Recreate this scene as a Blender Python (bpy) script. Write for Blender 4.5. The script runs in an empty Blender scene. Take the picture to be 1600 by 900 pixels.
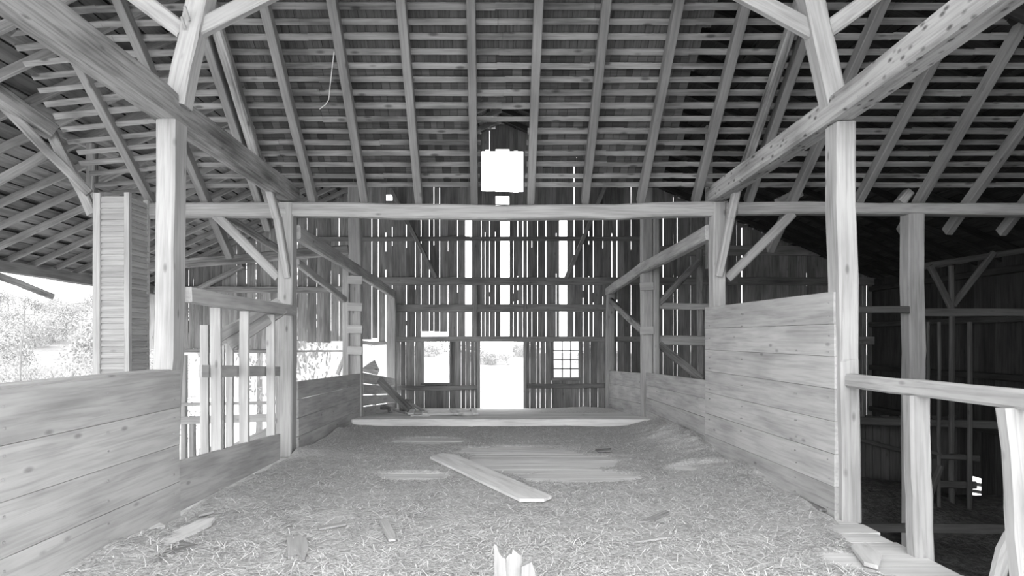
import bpy, bmesh, math, random
from mathutils import Vector, Matrix, noise
random.seed(11)
R = random.uniform
scene = bpy.context.scene
col = scene.collection

# ------------------------------------------------------------------ camera, sky, exposure
F, CX, CY, H = 1050.0, 785.0, 537.0, 1.62        # focal length in pixels of a 1600 px wide frame, vanishing point, eye height
cam_d = bpy.data.cameras.new('camera')
cam = bpy.data.objects.new('camera', cam_d); col.objects.link(cam)
cam.location = (0, 0, H); cam.rotation_euler = (math.pi / 2, 0, 0)
cam_d.sensor_fit = 'HORIZONTAL'; cam_d.sensor_width = 36.0
cam_d.lens = 36.0 * F / 1600.0
cam_d.shift_x = (800 - CX) / 1600.0
cam_d.shift_y = (CY - 450) / 1600.0
cam_d.clip_start = 0.05; cam_d.clip_end = 2000
scene.camera = cam

world = bpy.data.worlds.new('overcast_sky'); scene.world = world
world.use_nodes = True
wb = world.node_tree.nodes['Background']
wb.inputs['Color'].default_value = (1, 1, 1, 1)
wb.inputs['Strength'].default_value = 1.0

scene.view_settings.view_transform = 'Standard'
scene.view_settings.look = 'None'
scene.view_settings.gamma = 1.0
scene.view_settings.use_curve_mapping = False
scene.view_settings.exposure = 2.62
scene.cycles.max_bounces = 10
scene.cycles.diffuse_bounces = 7

# ------------------------------------------------------------------ materials
def new_mat(name):
    m = bpy.data.materials.new(name); m.use_nodes = True
    nt = m.node_tree
    b = nt.nodes['Principled BSDF']
    b.inputs['Roughness'].default_value = 0.85
    b.inputs['Specular IOR Level'].default_value = 0.15
    return m, nt, b

def N(nt, t, **kw):
    n = nt.nodes.new(t)
    for k, v in kw.items():
        setattr(n, k, v)
    return n

def ramp(nt, fac, stops):
    r = N(nt, 'ShaderNodeValToRGB')
    el = r.color_ramp.elements
    while len(el) < len(stops):
        el.new(0.5)
    for e, (p, v) in zip(el, stops):
        e.position = p; e.color = (v, v, v, 1)
    nt.links.new(fac, r.inputs['Fac'])
    return r.outputs['Color']

def mul(nt, a, b, fac=1.0):
    m = N(nt, 'ShaderNodeMix', data_type='RGBA', blend_type='MULTIPLY')
    m.inputs[0].default_value = fac
    nt.links.new(a, m.inputs[6]); nt.links.new(b, m.inputs[7])
    return m.outputs[2]

def wood(name, base, grain=0.35, knots=0.5, stain=0.3, vary=0.2, gscale=38.0, bump=0.25, kscale=(2.2, 5.5, 5.5), island=False, kthr=(0.05, 0.13)):
    """weathered wood with grain along the piece's own long (local X) axis"""
    m, nt, b = new_mat(name)
    L = nt.links
    tc = N(nt, 'ShaderNodeTexCoord'); oi = N(nt, 'ShaderNodeObjectInfo')
    sc = N(nt, 'ShaderNodeMath', operation='MULTIPLY'); sc.inputs[1].default_value = 57.0
    L.new(oi.outputs['Random'], sc.inputs[0])
    add = N(nt, 'ShaderNodeVectorMath', operation='ADD')
    L.new(tc.outputs['Object'], add.inputs[0]); L.new(sc.outputs[0], add.inputs[1])
    def mapped(s):
        mp = N(nt, 'ShaderNodeMapping'); mp.inputs['Scale'].default_value = s
        L.new(add.outputs[0], mp.inputs['Vector']); return mp.outputs[0]
    g = N(nt, 'ShaderNodeTexNoise'); g.inputs['Scale'].default_value = 1.0; g.inputs['Detail'].default_value = 4
    g.inputs['Distortion'].default_value = 0.6
    L.new(mapped((1.6, gscale, gscale)), g.inputs['Vector'])
    c = ramp(nt, g.outputs['Fac'], [(0.28, base * (1 - grain)), (0.55, base), (0.8, base * (1 + 0.35 * grain))])
    s = N(nt, 'ShaderNodeTexNoise'); s.inputs['Scale'].default_value = 1.0; s.inputs['Detail'].default_value = 5
    L.new(mapped((1.1, 5.0, 5.0)), s.inputs['Vector'])
    c = mul(nt, c, ramp(nt, s.outputs['Fac'], [(0.32, 1 - stain), (0.58, 1.0)]))
    if knots:
        v = N(nt, 'ShaderNodeTexVoronoi'); v.inputs['Scale'].default_value = 1.0
        L.new(mapped(kscale), v.inputs['Vector'])
        c = mul(nt, c, ramp(nt, v.outputs['Distance'], [(kthr[0], 1 - knots), (kthr[1], 1.0)]))
    rv = N(nt, 'ShaderNodeMapRange'); rv.inputs['To Min'].default_value = 1 - vary; rv.inputs['To Max'].default_value = 1 + vary
    gi = N(nt, 'ShaderNodeNewGeometry')
    L.new(gi.outputs['Random Per Island'] if island else oi.outputs['Random'], rv.inputs['Value'])
    c = mul(nt, c, rv.outputs[0])
    L.new(c, b.inputs['Base Color'])
    bp = N(nt, 'ShaderNodeBump'); bp.inputs['Strength'].default_value = bump; bp.inputs['Distance'].default_value = 0.01
    L.new(g.outputs['Fac'], bp.inputs['Height']); L.new(bp.outputs[0], b.inputs['Normal'])
    return m

def mottled(name, lo, hi, scale, detail=6, bump=0.5, dist=0.03):
    m, nt, b = new_mat(name)
    tc = N(nt, 'ShaderNodeTexCoord')
    n = N(nt, 'ShaderNodeTexNoise'); n.inputs['Scale'].default_value = scale; n.inputs['Detail'].default_value = detail
    n.inputs['Roughness'].default_value = 0.65
    nt.links.new(tc.outputs['Object'], n.inputs['Vector'])
    nt.links.new(ramp(nt, n.outputs['Fac'], [(0.3, lo), (0.7, hi)]), b.inputs['Base Color'])
    bp = N(nt, 'ShaderNodeBump'); bp.inputs['Strength'].default_value = bump; bp.inputs['Distance'].default_value = dist
    nt.links.new(n.outputs['Fac'], bp.inputs['Height']); nt.links.new(bp.outputs[0], b.inputs['Normal'])
    return m

M = {}
M['hewn'] = wood('hewn_timber_wood', 0.38, 0.25, 0.45, 0.25, 0.10)
M['spotted'] = wood('adze_marked_timber_wood', 0.40, 0.3, 0.7, 0.45, 0.05, kscale=(7, 14, 14), kthr=(0.12, 0.3))
M['shade_wood'] = wood('shade_toned_mow_wood', 0.10, 0.3, 0.3, 0.3, 0.1)  # timber tone lowered so the mow's shade sits in the colour
M['hewn_dark'] = wood('stained_timber_wood', 0.29, 0.5, 0.6, 0.6, 0.12)
M['plank'] = wood('pale_plank_wood', 0.43, 0.22, 0.4, 0.25, 0.08, 30)
M['rafter'] = wood('rafter_wood', 0.22, 0.25, 0.4, 0.3, 0.12)
M['lath'] = wood('waney_lath_wood', 0.25, 0.35, 0.6, 0.6, 0.18, 30, kscale=(3.5, 9, 9), kthr=(0.12, 0.26))
M['shingle'] = wood('old_shingle_wood', 0.075, 0.4, 0.0, 0.4, 0.45, 50, island=True)
M['siding'] = wood('weathered_siding_wood', 0.25, 0.4, 0.3, 0.35, 0.3, 40)
M['shade_siding'] = wood('shade_toned_siding_wood', 0.04, 0.4, 0.3, 0.35, 0.3, 40)  # siding darkened in colour to stand in for mow and roof-slope shade
M['outer_roof'] = wood('roof_board_wood', 0.17, 0.35, 0.3, 0.45, 0.35, 25)
M['outer_rafter'] = wood('outer_rafter_wood', 0.26, 0.3, 0.3, 0.4, 0.15)
M['clap'] = wood('narrow_clapboard_wood', 0.40, 0.25, 0.3, 0.2, 0.07, 45)
M['floor'] = wood('worn_floor_wood', 0.68, 0.2, 0.2, 0.2, 0.12, 20)
M['splinter'] = wood('splintered_wood', 0.42, 0.3, 0.0, 0.3, 0.1, 30)
M['hay'] = mottled('trodden_hay', 0.28, 0.68, 34, 10, 0.6, 0.02)
M['shade_hay'] = mottled('mow_hay', 0.05, 0.15, 9, 8, 0.9, 0.06)  # same hay, darkened in colour to paint in the mow's shade
M['grass'] = mottled('meadow_grass', 0.4, 0.52, 0.3, 8, 0.3, 0.05)
M['woods'] = mottled('wooded_slope', 0.15, 0.24, 0.8, 10, 0.6, 0.3)
M['bark'] = mottled('tree_bark', 0.12, 0.25, 8)
M['metal'] = mottled('dull_metal', 0.16, 0.3, 12, 4, 0.1)

def plain(name, v, var=0.25):
    m, nt, b = new_mat(name)
    g = N(nt, 'ShaderNodeNewGeometry')
    rv = N(nt, 'ShaderNodeMapRange'); rv.inputs['To Min'].default_value = v * (1 - var); rv.inputs['To Max'].default_value = v * (1 + var)
    nt.links.new(g.outputs['Random Per Island'], rv.inputs['Value'])
    nt.links.new(rv.outputs[0], b.inputs['Base Color'])
    return m
M['straw'] = plain('straw_stalks', 0.58, 0.55)
M['leaf'] = plain('tree_leaves', 0.28, 0.15)
M['string'] = plain('pale_string', 0.6, 0.0)
mg, ntg, bg = new_mat('old_window_glass')
bg.inputs['Transmission Weight'].default_value = 1.0; bg.inputs['Roughness'].default_value = 0.02; bg.inputs['IOR'].default_value = 1.02
M['glass'] = mg

# ------------------------------------------------------------------ helpers
def P(px, py, Y):
    """point at depth Y that the photograph shows at (px, py)"""
    return Vector(((px - CX) * Y / F, Y, H + (CY - py) * Y / F))
def PX(px, py, X):
    return P(px, py, X * F / (px - CX))
def FL(px, py, z=0.0):
    return P(px, py, F * (H - z) / (py - CY))

def tag(o, label=None, cat=None, group=None, kind=None):
    if label: o['label'] = label
    if cat: o['category'] = cat
    if group: o['group'] = group
    if kind: o['kind'] = kind
    return o

def empty(name, loc, label=None, cat=None, group=None, kind=None):
    o = bpy.data.objects.new(name, None); col.objects.link(o)
    o.location = loc; o.empty_display_size = 0.1
    return tag(o, label, cat, group, kind)

def link(name, me, mat, parent=None, mw=None):
    o = bpy.data.objects.new(name, me); col.objects.link(o)
    if mat is not None and not me.materials:
        me.materials.append(M[mat])
    if mw is not None:
        o.matrix_world = mw
    if parent is not None:
        o.parent = parent
        p = parent
        loc = Vector(p.location)
        while p.parent is not None:
            p = p.parent
        if parent.type == 'EMPTY' and parent.parent is None:
            o.matrix_parent_inverse = Matrix.Translation(-loc)
        else:
            o.matrix_parent_inverse = parent_mw(parent).inverted()
    return o

def parent_mw(p):
    if p.parent is None:
        return p.matrix_basis.copy()
    return parent_mw(p.parent) @ p.matrix_parent_inverse @ p.matrix_basis

def mesh(name, vs, fs):
    me = bpy.data.meshes.new(name); me.from_pydata([tuple(v) for v in vs], [], fs); me.update()
    return me

def frame_from(a, b, up):
    x = (b - a).normalized()
    y = Vector(up).cross(x)
    if y.length < 1e-3:
        y = Vector((1, 0, 0))
    y.normalize(); z = x.cross(y)
    m = Matrix((x, y, z)).transposed().to_4x4(); m.translation = a
    return m

def timber(name, pts, w, h, mat='hewn', parent=None, seg=4, wob=0.006, ch=0.018, up=None, taper=1.0):
    """hewn timber: chamfered section swept along pts; w sideways, h along the up axis"""
    pts = [Vector(p) for p in pts]
    a, b = pts[0], pts[-1]
    d = (b - a).normalized()
    if up is None:
        up = (0, 1, 0) if abs(d.z) > 0.9 else (0, 0, 1)
    mw = frame_from(a, b, up); inv = mw.inverted()
    lens = [0]
    for p, q in zip(pts, pts[1:]):
        lens.append(lens[-1] + (q - p).length)
    tot = lens[-1]
    vs, fs = [], []
    ts = sorted(set([i * tot / seg for i in range(seg + 1)] + lens))
    for t in ts:
        k = max(i for i in range(len(lens)) if lens[i] <= t + 1e-6); k = min(k, len(pts) - 2)
        u = (t - lens[k]) / max(lens[k + 1] - lens[k], 1e-6)
        c = inv @ pts[k].lerp(pts[k + 1], u)
        s = 1 + (taper - 1) * t / tot
        hw, hh = w / 2 * s, h / 2 * s
        c = c + Vector((0, R(-wob, wob), R(-wob, wob)))
        k2 = min(ch, hw * 0.5, hh * 0.5)
        for (yy, zz) in ((hw, hh - k2), (hw - k2, hh), (-hw + k2, hh), (-hw, hh - k2), (-hw, -hh + k2), (-hw + k2, -hh), (hw - k2, -hh), (hw, -hh + k2)):
            vs.append(c + Vector((0, yy + R(-wob, wob) * 0.7, zz + R(-wob, wob) * 0.7)))
    n = len(ts)
    for i in range(n - 1):
        for j in range(8):
            j2 = (j + 1) % 8
            fs.append((i * 8 + j, i * 8 + j2, (i + 1) * 8 + j2, (i + 1) * 8 + j))
    fs.append(tuple(range(7, -1, -1))); fs.append(tuple((n - 1) * 8 + j for j in range(8)))
    return link(name, mesh(name, vs, fs), mat, parent, mw)

def board(name, a, b, w, t, mat='plank', parent=None, up=None, jit=0.0, skew=0.0):
    """sawn board from a to b: t thick sideways, w along the up axis"""
    a, b = Vector(a), Vector(b)
    d = (b - a).normalized()
    if up is None:
        up = (0, 1, 0) if abs(d.z) > 0.9 else (0, 0, 1)
    mw = frame_from(a, b, up); L = (b - a).length
    vs = []
    for i, x in enumerate((0, L)):
        e = [R(-skew, skew) for _ in range(2)]
        for k, (yy, zz) in enumerate(((t / 2, -w / 2), (t / 2, w / 2), (-t / 2, w / 2), (-t / 2, -w / 2))):
            vs.append(Vector((x + e[0 if zz < 0 else 1], yy, zz + R(-jit, jit))))
    fs = [(0, 1, 5, 4), (1, 2, 6, 5), (2, 3, 7, 6), (3, 0, 4, 7), (3, 2, 1, 0), (4, 5, 6, 7)]
    return link(name, mesh(name, vs, fs), mat, parent, mw)

def prism(name, pts, ext, mat, parent=None):
    """outline pts (world, roughly planar) pushed through by vector ext; local X runs along the longest edge"""
    pts = [Vector(p) for p in pts]; ext = Vector(ext)
    n = len(pts)
    e = max(((pts[(i + 1) % n] - pts[i]) for i in range(n)), key=lambda v: v.length)
    c = sum(pts, Vector()) / n
    mw = frame_from(c, c + e, ext.normalized()); inv = mw.inverted()
    nrm = Vector()
    for i in range(n):
        nrm += (pts[i] - c).cross(pts[(i + 1) % n] - c)
    if nrm.dot(ext) > 0:
        pts.reverse()
    vs = [inv @ p for p in pts] + [inv @ (p + ext) for p in pts]
    fs = [tuple(range(n)), tuple(range(2 * n - 1, n - 1, -1))]
    for i in range(n):
        j = (i + 1) % n
        fs.append((i, i + n, j + n, j))
    return link(name, mesh(name, vs, fs), mat, parent, mw)

def thing_timber(name, label, cat, group=None, **kw):
    pts = kw.pop('pts'); w = kw.pop('w'); h = kw.pop('h')
    o = timber(name, pts, w, h, **kw)
    return tag(o, label, cat, group, 'thing')

D1, D2, D2B, D3 = 6.24, 9.67, 14.15, 18.87
GZ = -2.0                                       # outdoor ground level below the bank floor

# ------------------------------------------------------------------ ground and hills
def heightfield(name, x0, x1, y0, y1, nx, ny, fn, mat, kind, label, cat):
    vs, fs = [], []
    for j in range(ny + 1):
        for i in range(nx + 1):
            x = x0 + (x1 - x0) * i / nx; y = y0 + (y1 - y0) * j / ny
            vs.append((x, y, fn(x, y)))
    for j in range(ny):
        for i in range(nx):
            k = j * (nx + 1) + i
            fs.append((k, k + 1, k + nx + 2, k + nx + 1))
    me = mesh(name, vs, fs)
    for p in me.polygons: p.use_smooth = True
    o = link(name, me, mat)
    return tag(o, label, cat, None, kind)

def ground_z(x, y):
    # level around the barn, a bank up to the floor behind the camera
    z = GZ
    if y < -1:
        z = GZ + min(1.85, (-1 - y) * 0.62) * max(0, min(1, (7 - abs(x)) / 3))
    return z
heightfield('ground', -90, 90, -40, 160, 90, 100, ground_z, 'grass', 'structure', 'bright open meadow seen through door and open side of barn', 'ground')
def hill_z(x, y):
    s = max(0.0, min(1.0, (-x - 6) / 60.0)) 
    d = max(0.0, min(1.0, (y - 40) / 60.0))
    return GZ - 0.3 + 7.0 * s * d + 1.2 * d + 1.5 * noise.noise(Vector((x * 0.03, y * 0.03, 2)))* d
heightfield('hill', -190, 90, 40, 190, 56, 34, hill_z, 'woods', 'structure', 'pale wooded hillside rising beyond the open side of the barn', 'hill')

# ------------------------------------------------------------------ drive floor
floor = empty('floor', (0, 6, 0), 'plank drive floor under a litter of hay', 'floor', None, 'structure')
y = -3.0
while y < 12.96:
    w = R(0.2, 0.3)
    board('plank', (-3.25, y + w / 2, -0.03 + R(-.004, .004)), (3.2 + R(-.03, .03), y + w / 2, -0.03 + R(-.004, .004)), 0.06, w - 0.003, 'floor', floor)
    y += w
sill = thing_timber('sill_beam', 'long pale sill timber lying across floor before the far door', 'beam', pts=[(-2.9, 13.08, .075), (0, 13.08, .07), (2.9, 13.08, .075)], w=.16, h=.17, mat='floor')
floor_b = empty('floor_back', (0, 16, 0), 'worn planks sloping from sill timber to far doorway', 'floor', None, 'structure')
y = 13.18
def fz(y): return 0.13 - (y - 13.2) * (0.33 / 5.6)
while y < 18.9:
    w = R(0.2, 0.3)
    board('plank', (-3.0, y + w / 2, fz(y) - .03), (3.0, y + w / 2, fz(y) - .03 + R(-.006, .006)), 0.06, w - 0.01, 'floor', floor_b)
    y += w

# hay litter: thin heaped layer, with bare patches where planks show
patches = [(FL(840, 722), 1.0, 0.8, 0.0), (FL(800, 705), 0.9, 0.4, 0), (FL(905, 746), 0.7, 0.38, 0), (FL(645, 745), 0.42, 0.26, 0), (FL(668, 690), 0.62, 0.36, 0), (FL(1095, 732), 0.5, 0.24, 0), (Vector((3.2, 4.3, 0)), 0.55, 1.75, 0), (FL(1350, 880), 0.25, 0.25, 0)]
def bare(x, y):
    v = -1.0
    for c, rx, ry, _ in patches:
        d = 1 - math.hypot((x - c.x) / rx, (y - c.y) / ry)
        d += 0.22 * noise.noise(Vector((x * 3, y * 3, 5)))
        v = max(v, d)
    return v
def hay_z(x, y):
    n1 = noise.noise(Vector((x * 1.3, y * 1.3, 0))); n2 = noise.noise(Vector((x * 6, y * 6, 3))); n3 = noise.noise(Vector((x * 17, y * 17, 7)))
    z = 0.028 + 0.014 * n1 + 0.009 * n2 + 0.006 * n3
    e = max(0, abs(x) - 2.2) / 0.8
    if x > 0: z += max(0, min(1, (y - 6.0) / 2.5)) * 0.10 * min(1, e) ** 2 * max(0, 1 + n1)
    if x > 0: z += (0.17 + .05 * n2) * math.exp(-((x - 2.75) / 0.35) ** 2 - ((y - 11.2) / 1.5) ** 2)
    if x < 0: z += 0.08 * min(1, e) ** 2 * max(0, 0.8 + n1)
    b = bare(x, y)
    if b > -0.3:
        u = min(1.0, (b + 0.3) / 0.6); z -= 0.062 * u * u * (3 - 2 * u)
    return z
heightfield('hay_litter', -2.93, 3.02, 3.2, 12.98, 150, 245, hay_z, 'hay', 'stuff', 'trodden hay litter spread over the drive floor', 'hay')
vs, fs = [], []
cnt = 0
while cnt < 60000:
    yy = 3.4 + 9.5 * random.random() ** 1.5
    xx = R(-2.9, 2.98)
    if abs(xx) > yy * 0.80: continue
    b = bare(xx, yy)
    if b > -0.05 and random.random() < 0.97: continue
    if noise.noise(Vector((xx * 1.6, yy * 1.6, 9))) < R(-0.7, 0.35): continue
    z = hay_z(xx, yy) + R(0.001, 0.012)
    L = R(0.02, 0.085); a = R(0, math.pi); wd = R(0.0014, 0.0034); t = R(-0.25, 0.25)
    dx, dy = math.cos(a) * L, math.sin(a) * L
    nx, ny = -math.sin(a) * wd, math.cos(a) * wd
    k = len(vs); bz = L * t
    vs += [(xx - dx - nx, yy - dy - ny, z - bz), (xx - dx + nx, yy - dy + ny, z - bz), (xx + nx, yy + ny, z + .004), (xx - nx, yy - ny, z + .004), (xx + dx + nx + ny, yy + dy + ny, z + bz), (xx + dx - nx + ny, yy + dy - ny, z + bz)]
    fs += [(k, k + 3, k + 2, k + 1), (k + 3, k + 5, k + 4, k + 2)]
    cnt += 1
tag(link('straw', mesh('straw', vs, fs), 'straw'), 'loose pale straw stalks scattered over the hay', 'straw', None, 'stuff')
def hayb_z(x, y):
    n = noise.noise(Vector((x * 3, y * 3, 1)))
    return fz(y) - .02 + 0.10 * math.exp(-((x - 2.2) / 0.9) ** 2 - ((y - 17.6) / 1.3) ** 2) + 0.03 * math.exp(-((x - 1.3) / 0.9) ** 2 - ((y - 16.5) / 1.3) ** 2) + .035 * n * math.exp(-((x - 2) / 1.3) ** 2)
heightfield('hay_pile', .3, 2.93, 14.6, 18.8, 40, 50, hayb_z, 'hay', 'stuff', 'low drift of hay beside the far doorway under the small-paned window', 'hay')

# ------------------------------------------------------------------ the inner roof slope (rafters, lath, shingles)
ceil = empty('ceiling_inner', (0, 8.5, 4.5), 'old inner roof slope of rafters, lath and wood shingles', 'ceiling', None, 'structure')
TS, Z0 = 0.86, 3.71
SN = Vector((0, TS, 1)).normalized()
def S(px, py, off=0.0):
    q = (CY - py) / F
    Y = (Z0 + TS * D2 - H) / (q + TS)
    p = P(px, py, Y)
    return p + SN * off
def plane_pt(X, Y, off=0.0):
    return Vector((X, Y, Z0 + TS * (D2 - Y))) + SN * off
rafts = [(70, 237, None), (183, 318, (360, 400)), (303, 405, (419, 357)), (412, 490, None), (519, 570, None), (627, 655, None), (736, 741, None), (842, 829, None), (948, 914, None), (1061, 1001, None), (1166, 1086, None), (1277, 1168, None), (1391, 1256, (1203, 390)), (1509, 1340, None), (1617, 1432, (1408, 362)), (1735, 1508, (1480, 362)), (1845, 1592, (1564, 364)), (1960, 1675, None)]
for (tx, fx, tail) in rafts:
    g = (fx - tx) / 315.0
    a = S(tx - 400 * g, -400); b = S(fx, 315)
    if tail: b = S(tail[0], tail[1])
    timber('rafter', [a, b], .105, .14, 'rafter', ceil, seg=3, wob=.004, ch=.008, up=SN)
for (tx, fx, y1) in ((331, 424, 318), (1247, 1143, 290)):
    g = (fx - tx) / 315.0
    timber('rafter', [S(tx - 400 * g, -400, -.06), S(tx + y1 * g, y1, -.06)], .12, .13, 'hewn_dark', ceil, seg=4, wob=.008, ch=.02, up=SN)
lath_py = [294, 280, 262, 245, 228, 210, 191, 170, 150, 129, 108, 86, 62, 38.5, 14.7]
lath_Y = [S(785, p).y for p in lath_py]
st = lath_Y[-2] - lath_Y[-1]
for i in range(9): lath_Y.append(lath_Y[-1] - st)
def droop(X): 
    return 0.16 * max(0.0, min(1.4, (-4.1 - X) / 1.8)) ** 1.5
def lath(x0, x1, Y, parent):
    n = max(2, int((x1 - x0) / 1.1))
    pts = []
    j = R(-.02, .02)
    for i in range(n + 1):
        X = x0 + (x1 - x0) * i / n
        p = plane_pt(X, Y, .082); p.z -= droop(X)
        pts.append(p)
    wv = R(.062, .082)
    timber('lath', pts, wv, .024, 'lath', ceil, seg=n, wob=.005, ch=.003, up=SN)
xl, xr = S(742, 200).x + .05, S(829, 200).x - .05
for i, Y in enumerate(lath_Y):
    py = CY - (plane_pt(0, Y).z - H) * F / Y
    lpx = 18 + (py + 14 - 79) * 0.60 + R(-7, 7)
    x0 = (lpx - CX) * Y / F
    x1 = 7.9 + R(0, .3)
    if py > 197:
        lath(x0, xl + R(-.02, .02), Y, ceil); lath(xr + R(-.02, .02), x1, Y, ceil)
    else:
        lath(x0, x1, Y, ceil)
# shingles over the middle of the slope
cells = []
for i in range(len(lath_Y) - 1):
    Ya, Yb = lath_Y[i], lath_Y[i + 1]
    py = CY - (plane_pt(0, Ya).z - H) * F / Ya
    lx = (338 + max(0, py) * 0.27 - CX) * Ya / F + R(-.1, .1)
    rx = (1106 - py * 0.24 - CX) * Ya / F + R(-.12, .12)
    x = lx
    while x < rx:
        w = R(.075, .125)
        px = CX + (x + w / 2) * F / Ya
        ok = True
        if py > 190 and 738 < px < 836: ok = False
        if py > 272 and 836 < px < 905: ok = False
        if ok: cells.append((py, x, w, Ya, Yb))
        x += w + R(.002, .007)
def shingle_geo(x, w, Ya, Yb):
    b0 = Ya + .06; t0 = Yb - .10
    o0, o1 = .128 + R(0, .006), .100 + R(0, .004)
    pts = []
    for (yy, o) in ((b0 + R(-.012, .012), o0), (t0, o1)):
        for xx in (x, x + w):
            pts.append((plane_pt(xx, yy, o), plane_pt(xx, yy, o + .012)))
    return pts
SH_F = [(0, 2, 6, 4), (1, 5, 7, 3), (0, 4, 5, 1), (2, 3, 7, 6), (0, 1, 3, 2), (4, 6, 7, 5)]
order = sorted(range(len(cells)), key=lambda k: (cells[k][0] < 0, cells[k][0]))
first = set(order[:300])
svs, sfs = [], []
for k, (py, x, w, Ya, Yb) in enumerate(cells):
    pts = shingle_geo(x, w, Ya, Yb)
    v = [pts[0][0], pts[0][1], pts[1][0], pts[1][1], pts[2][0], pts[2][1], pts[3][0], pts[3][1]]
    if k in first:
        o = v[0]
        mw = frame_from(o, v[4], SN); inv = mw.inverted()
        link('shingle', mesh('shingle', [inv @ q for q in v], SH_F), 'shingle', ceil, mw)
    else:
        n0 = len(svs); svs += v; sfs += [tuple(n0 + q for q in f) for f in SH_F]
o = link('shingles', mesh('shingles', svs, sfs), 'shingle', ceil); o['kind'] = 'stuff'

# ------------------------------------------------------------------ the outer roof over the whole barn
outer = empty('ceiling_outer', (0, 12, 6), 'wide outer gable roof of rafters and boards', 'ceiling', None, 'structure')
RZ, SL, SR = 7.86, 0.458, 0.42
XL, XR = -10.1, 10.75
def roof_z(x):
    return RZ - (SL * -x if x < 0 else SR * x)
Y0R, Y1R = -1.2, 19.25
for side in (-1, 1):
    xe = XL if side < 0 else XR
    sl = SL if side < 0 else SR
    up = Vector((side * sl, 0, 1)).normalized()
    y = 7.6
    while y < 19.0:
        a = Vector((0, y, RZ - .075)); b = Vector((xe, y, roof_z(xe) - .075))
        timber('rafter', [a, b], .062, .12, 'outer_rafter' if side < 0 else 'shade_siding', outer, seg=2, wob=.006, ch=.006, up=up)  # right slope: same rafters with shade painted into the tone
        y += 0.72
    # sheathing boards along the roof, one above another from the eave
    s = 0.0; Lr = math.hypot(xe, sl * xe)
    while s < Lr - .1:
        w = R(.20, .27)
        f = (s + w / 2) / Lr
        x = xe * (1 - f); z = roof_z(x) + .0
        ya = Y0R if s > .6 else (Y0R + R(0, .5))
        board('roof_board', (x, 7.2, z), (x, Y1R, z), .022, w, 'outer_roof' if side < 0 else 'shade_siding', outer, up=up)  # right slope boards use the copy darkened for shade
        s += w + (R(.01, .05) if random.random() < .8 else .12)
    # solid shingle cover above
    t = up * .05; Y0R = 0.9
    a0, a1, b1, b0 = (Vector((0, Y0R, RZ + .03)), Vector((0, Y1R, RZ + .03)), Vector((xe * 1.01, Y1R, roof_z(xe * 1.01) + .03)), Vector((xe * 1.01, Y0R, roof_z(xe * 1.01) + .03)))
    vs = [a0, a1, b1, b0, a0 + t, a1 + t, b1 + t, b0 + t]
    fs = [(0, 1, 2, 3), (7, 6, 5, 4), (0, 4, 5, 1), (1, 5, 6, 2), (2, 6, 7, 3), (3, 7, 4, 0)]
    link('shingle_cover', mesh('shingle_cover', vs, fs), 'shingle', outer)

# ------------------------------------------------------------------ far gable wall
wall_back = empty('wall_back', (0, D3, 0), 'far gable wall of gapped vertical boards', 'wall', None, 'structure')
YB = 18.99
gaps = {295: 1.6, 302: 1.6, 317: 1.2, 333: 1.2, 347: .8, 370: 1.6, 385: 2.2, 400: 1.6, 407: 1.2, 422: 1.8, 434: 1.6, 465: 2.6, 480: 1.4, 495: 1.6, 517: 1.3, 530: 1.8, 562: 2.2, 581: 1.8, 591: 1.8, 603: 2.2, 613: 1.6,
        635: 2.6, 649: 1.6, 658: 2.0, 671: 2.0, 678: 2.4, 687: 2.0, 700: 1.2, 715: 2.4, 732: 10, 752: 2.6, 758: 1.4, 765: 1.8, 774: 1.4, 789: 14, 802: 2.4, 809: 1.8, 817: 2.4, 824: 2.6, 831: 1.6, 840: 1.0, 853: 2, 869: 2.2, 880: 12, 897: 2.4, 911: 2.8, 920: 2.2, 927: 2.2,
        942: 2.4, 956: 1.5, 964: 1.8, 986: 1.5, 1001: 1.8, 1036: 1.8, 1052: 1.8, 1058: 1.6, 1079: 1.8, 1093: 2.2, 1107: 1.2, 1151: 1.4, 1159: 1.4, 1174: 1.0, 1260: 1.3, 1347: 1.4, 1354: 1.4, 1362: 1.0, 1381: .9}
def zb(py): return H + (CY - py) * YB / F
def xb(px): return (px - CX) * YB / F
edges = []
keys = sorted(gaps); prev = 232.0
spans = []
for k in keys + [1400]:
    g = gaps.get(k, 0); g = g if g > 5 else g * 0.36; gaps[k] = g
    a, b = prev, k - g / 2
    n = max(1, round((b - a) / 14.0))
    for i in range(n):
        j = -.12 if n > 1 else 0
        spans.append((a + (b - a) * i / n + (j if i else 0), a + (b - a) * (i + 1) / n - (j if i < n - 1 else 0)))
    prev = k + g / 2
cuts = [(745, 820, 235, 300), (726, 738, 309, 320), (774, 786, 308, 318), (872, 882, 306, 318), (605, 611, 306, 314)]
def wall_board(p0, p1, z0, z1):
    if z1 - z0 < .03 or p1 - p0 < .3: return
    xa, xc = xb(p0), xb(p1)
    x = (xa + xc) / 2
    dy = R(-.008, .008)
    board('siding_board', (x, YB + dy, z0), (x + R(-.004, .004), YB + dy, z1), .024, xc - xa, 'siding', wall_back, up=(0, 1, 0), skew=0.02)
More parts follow.
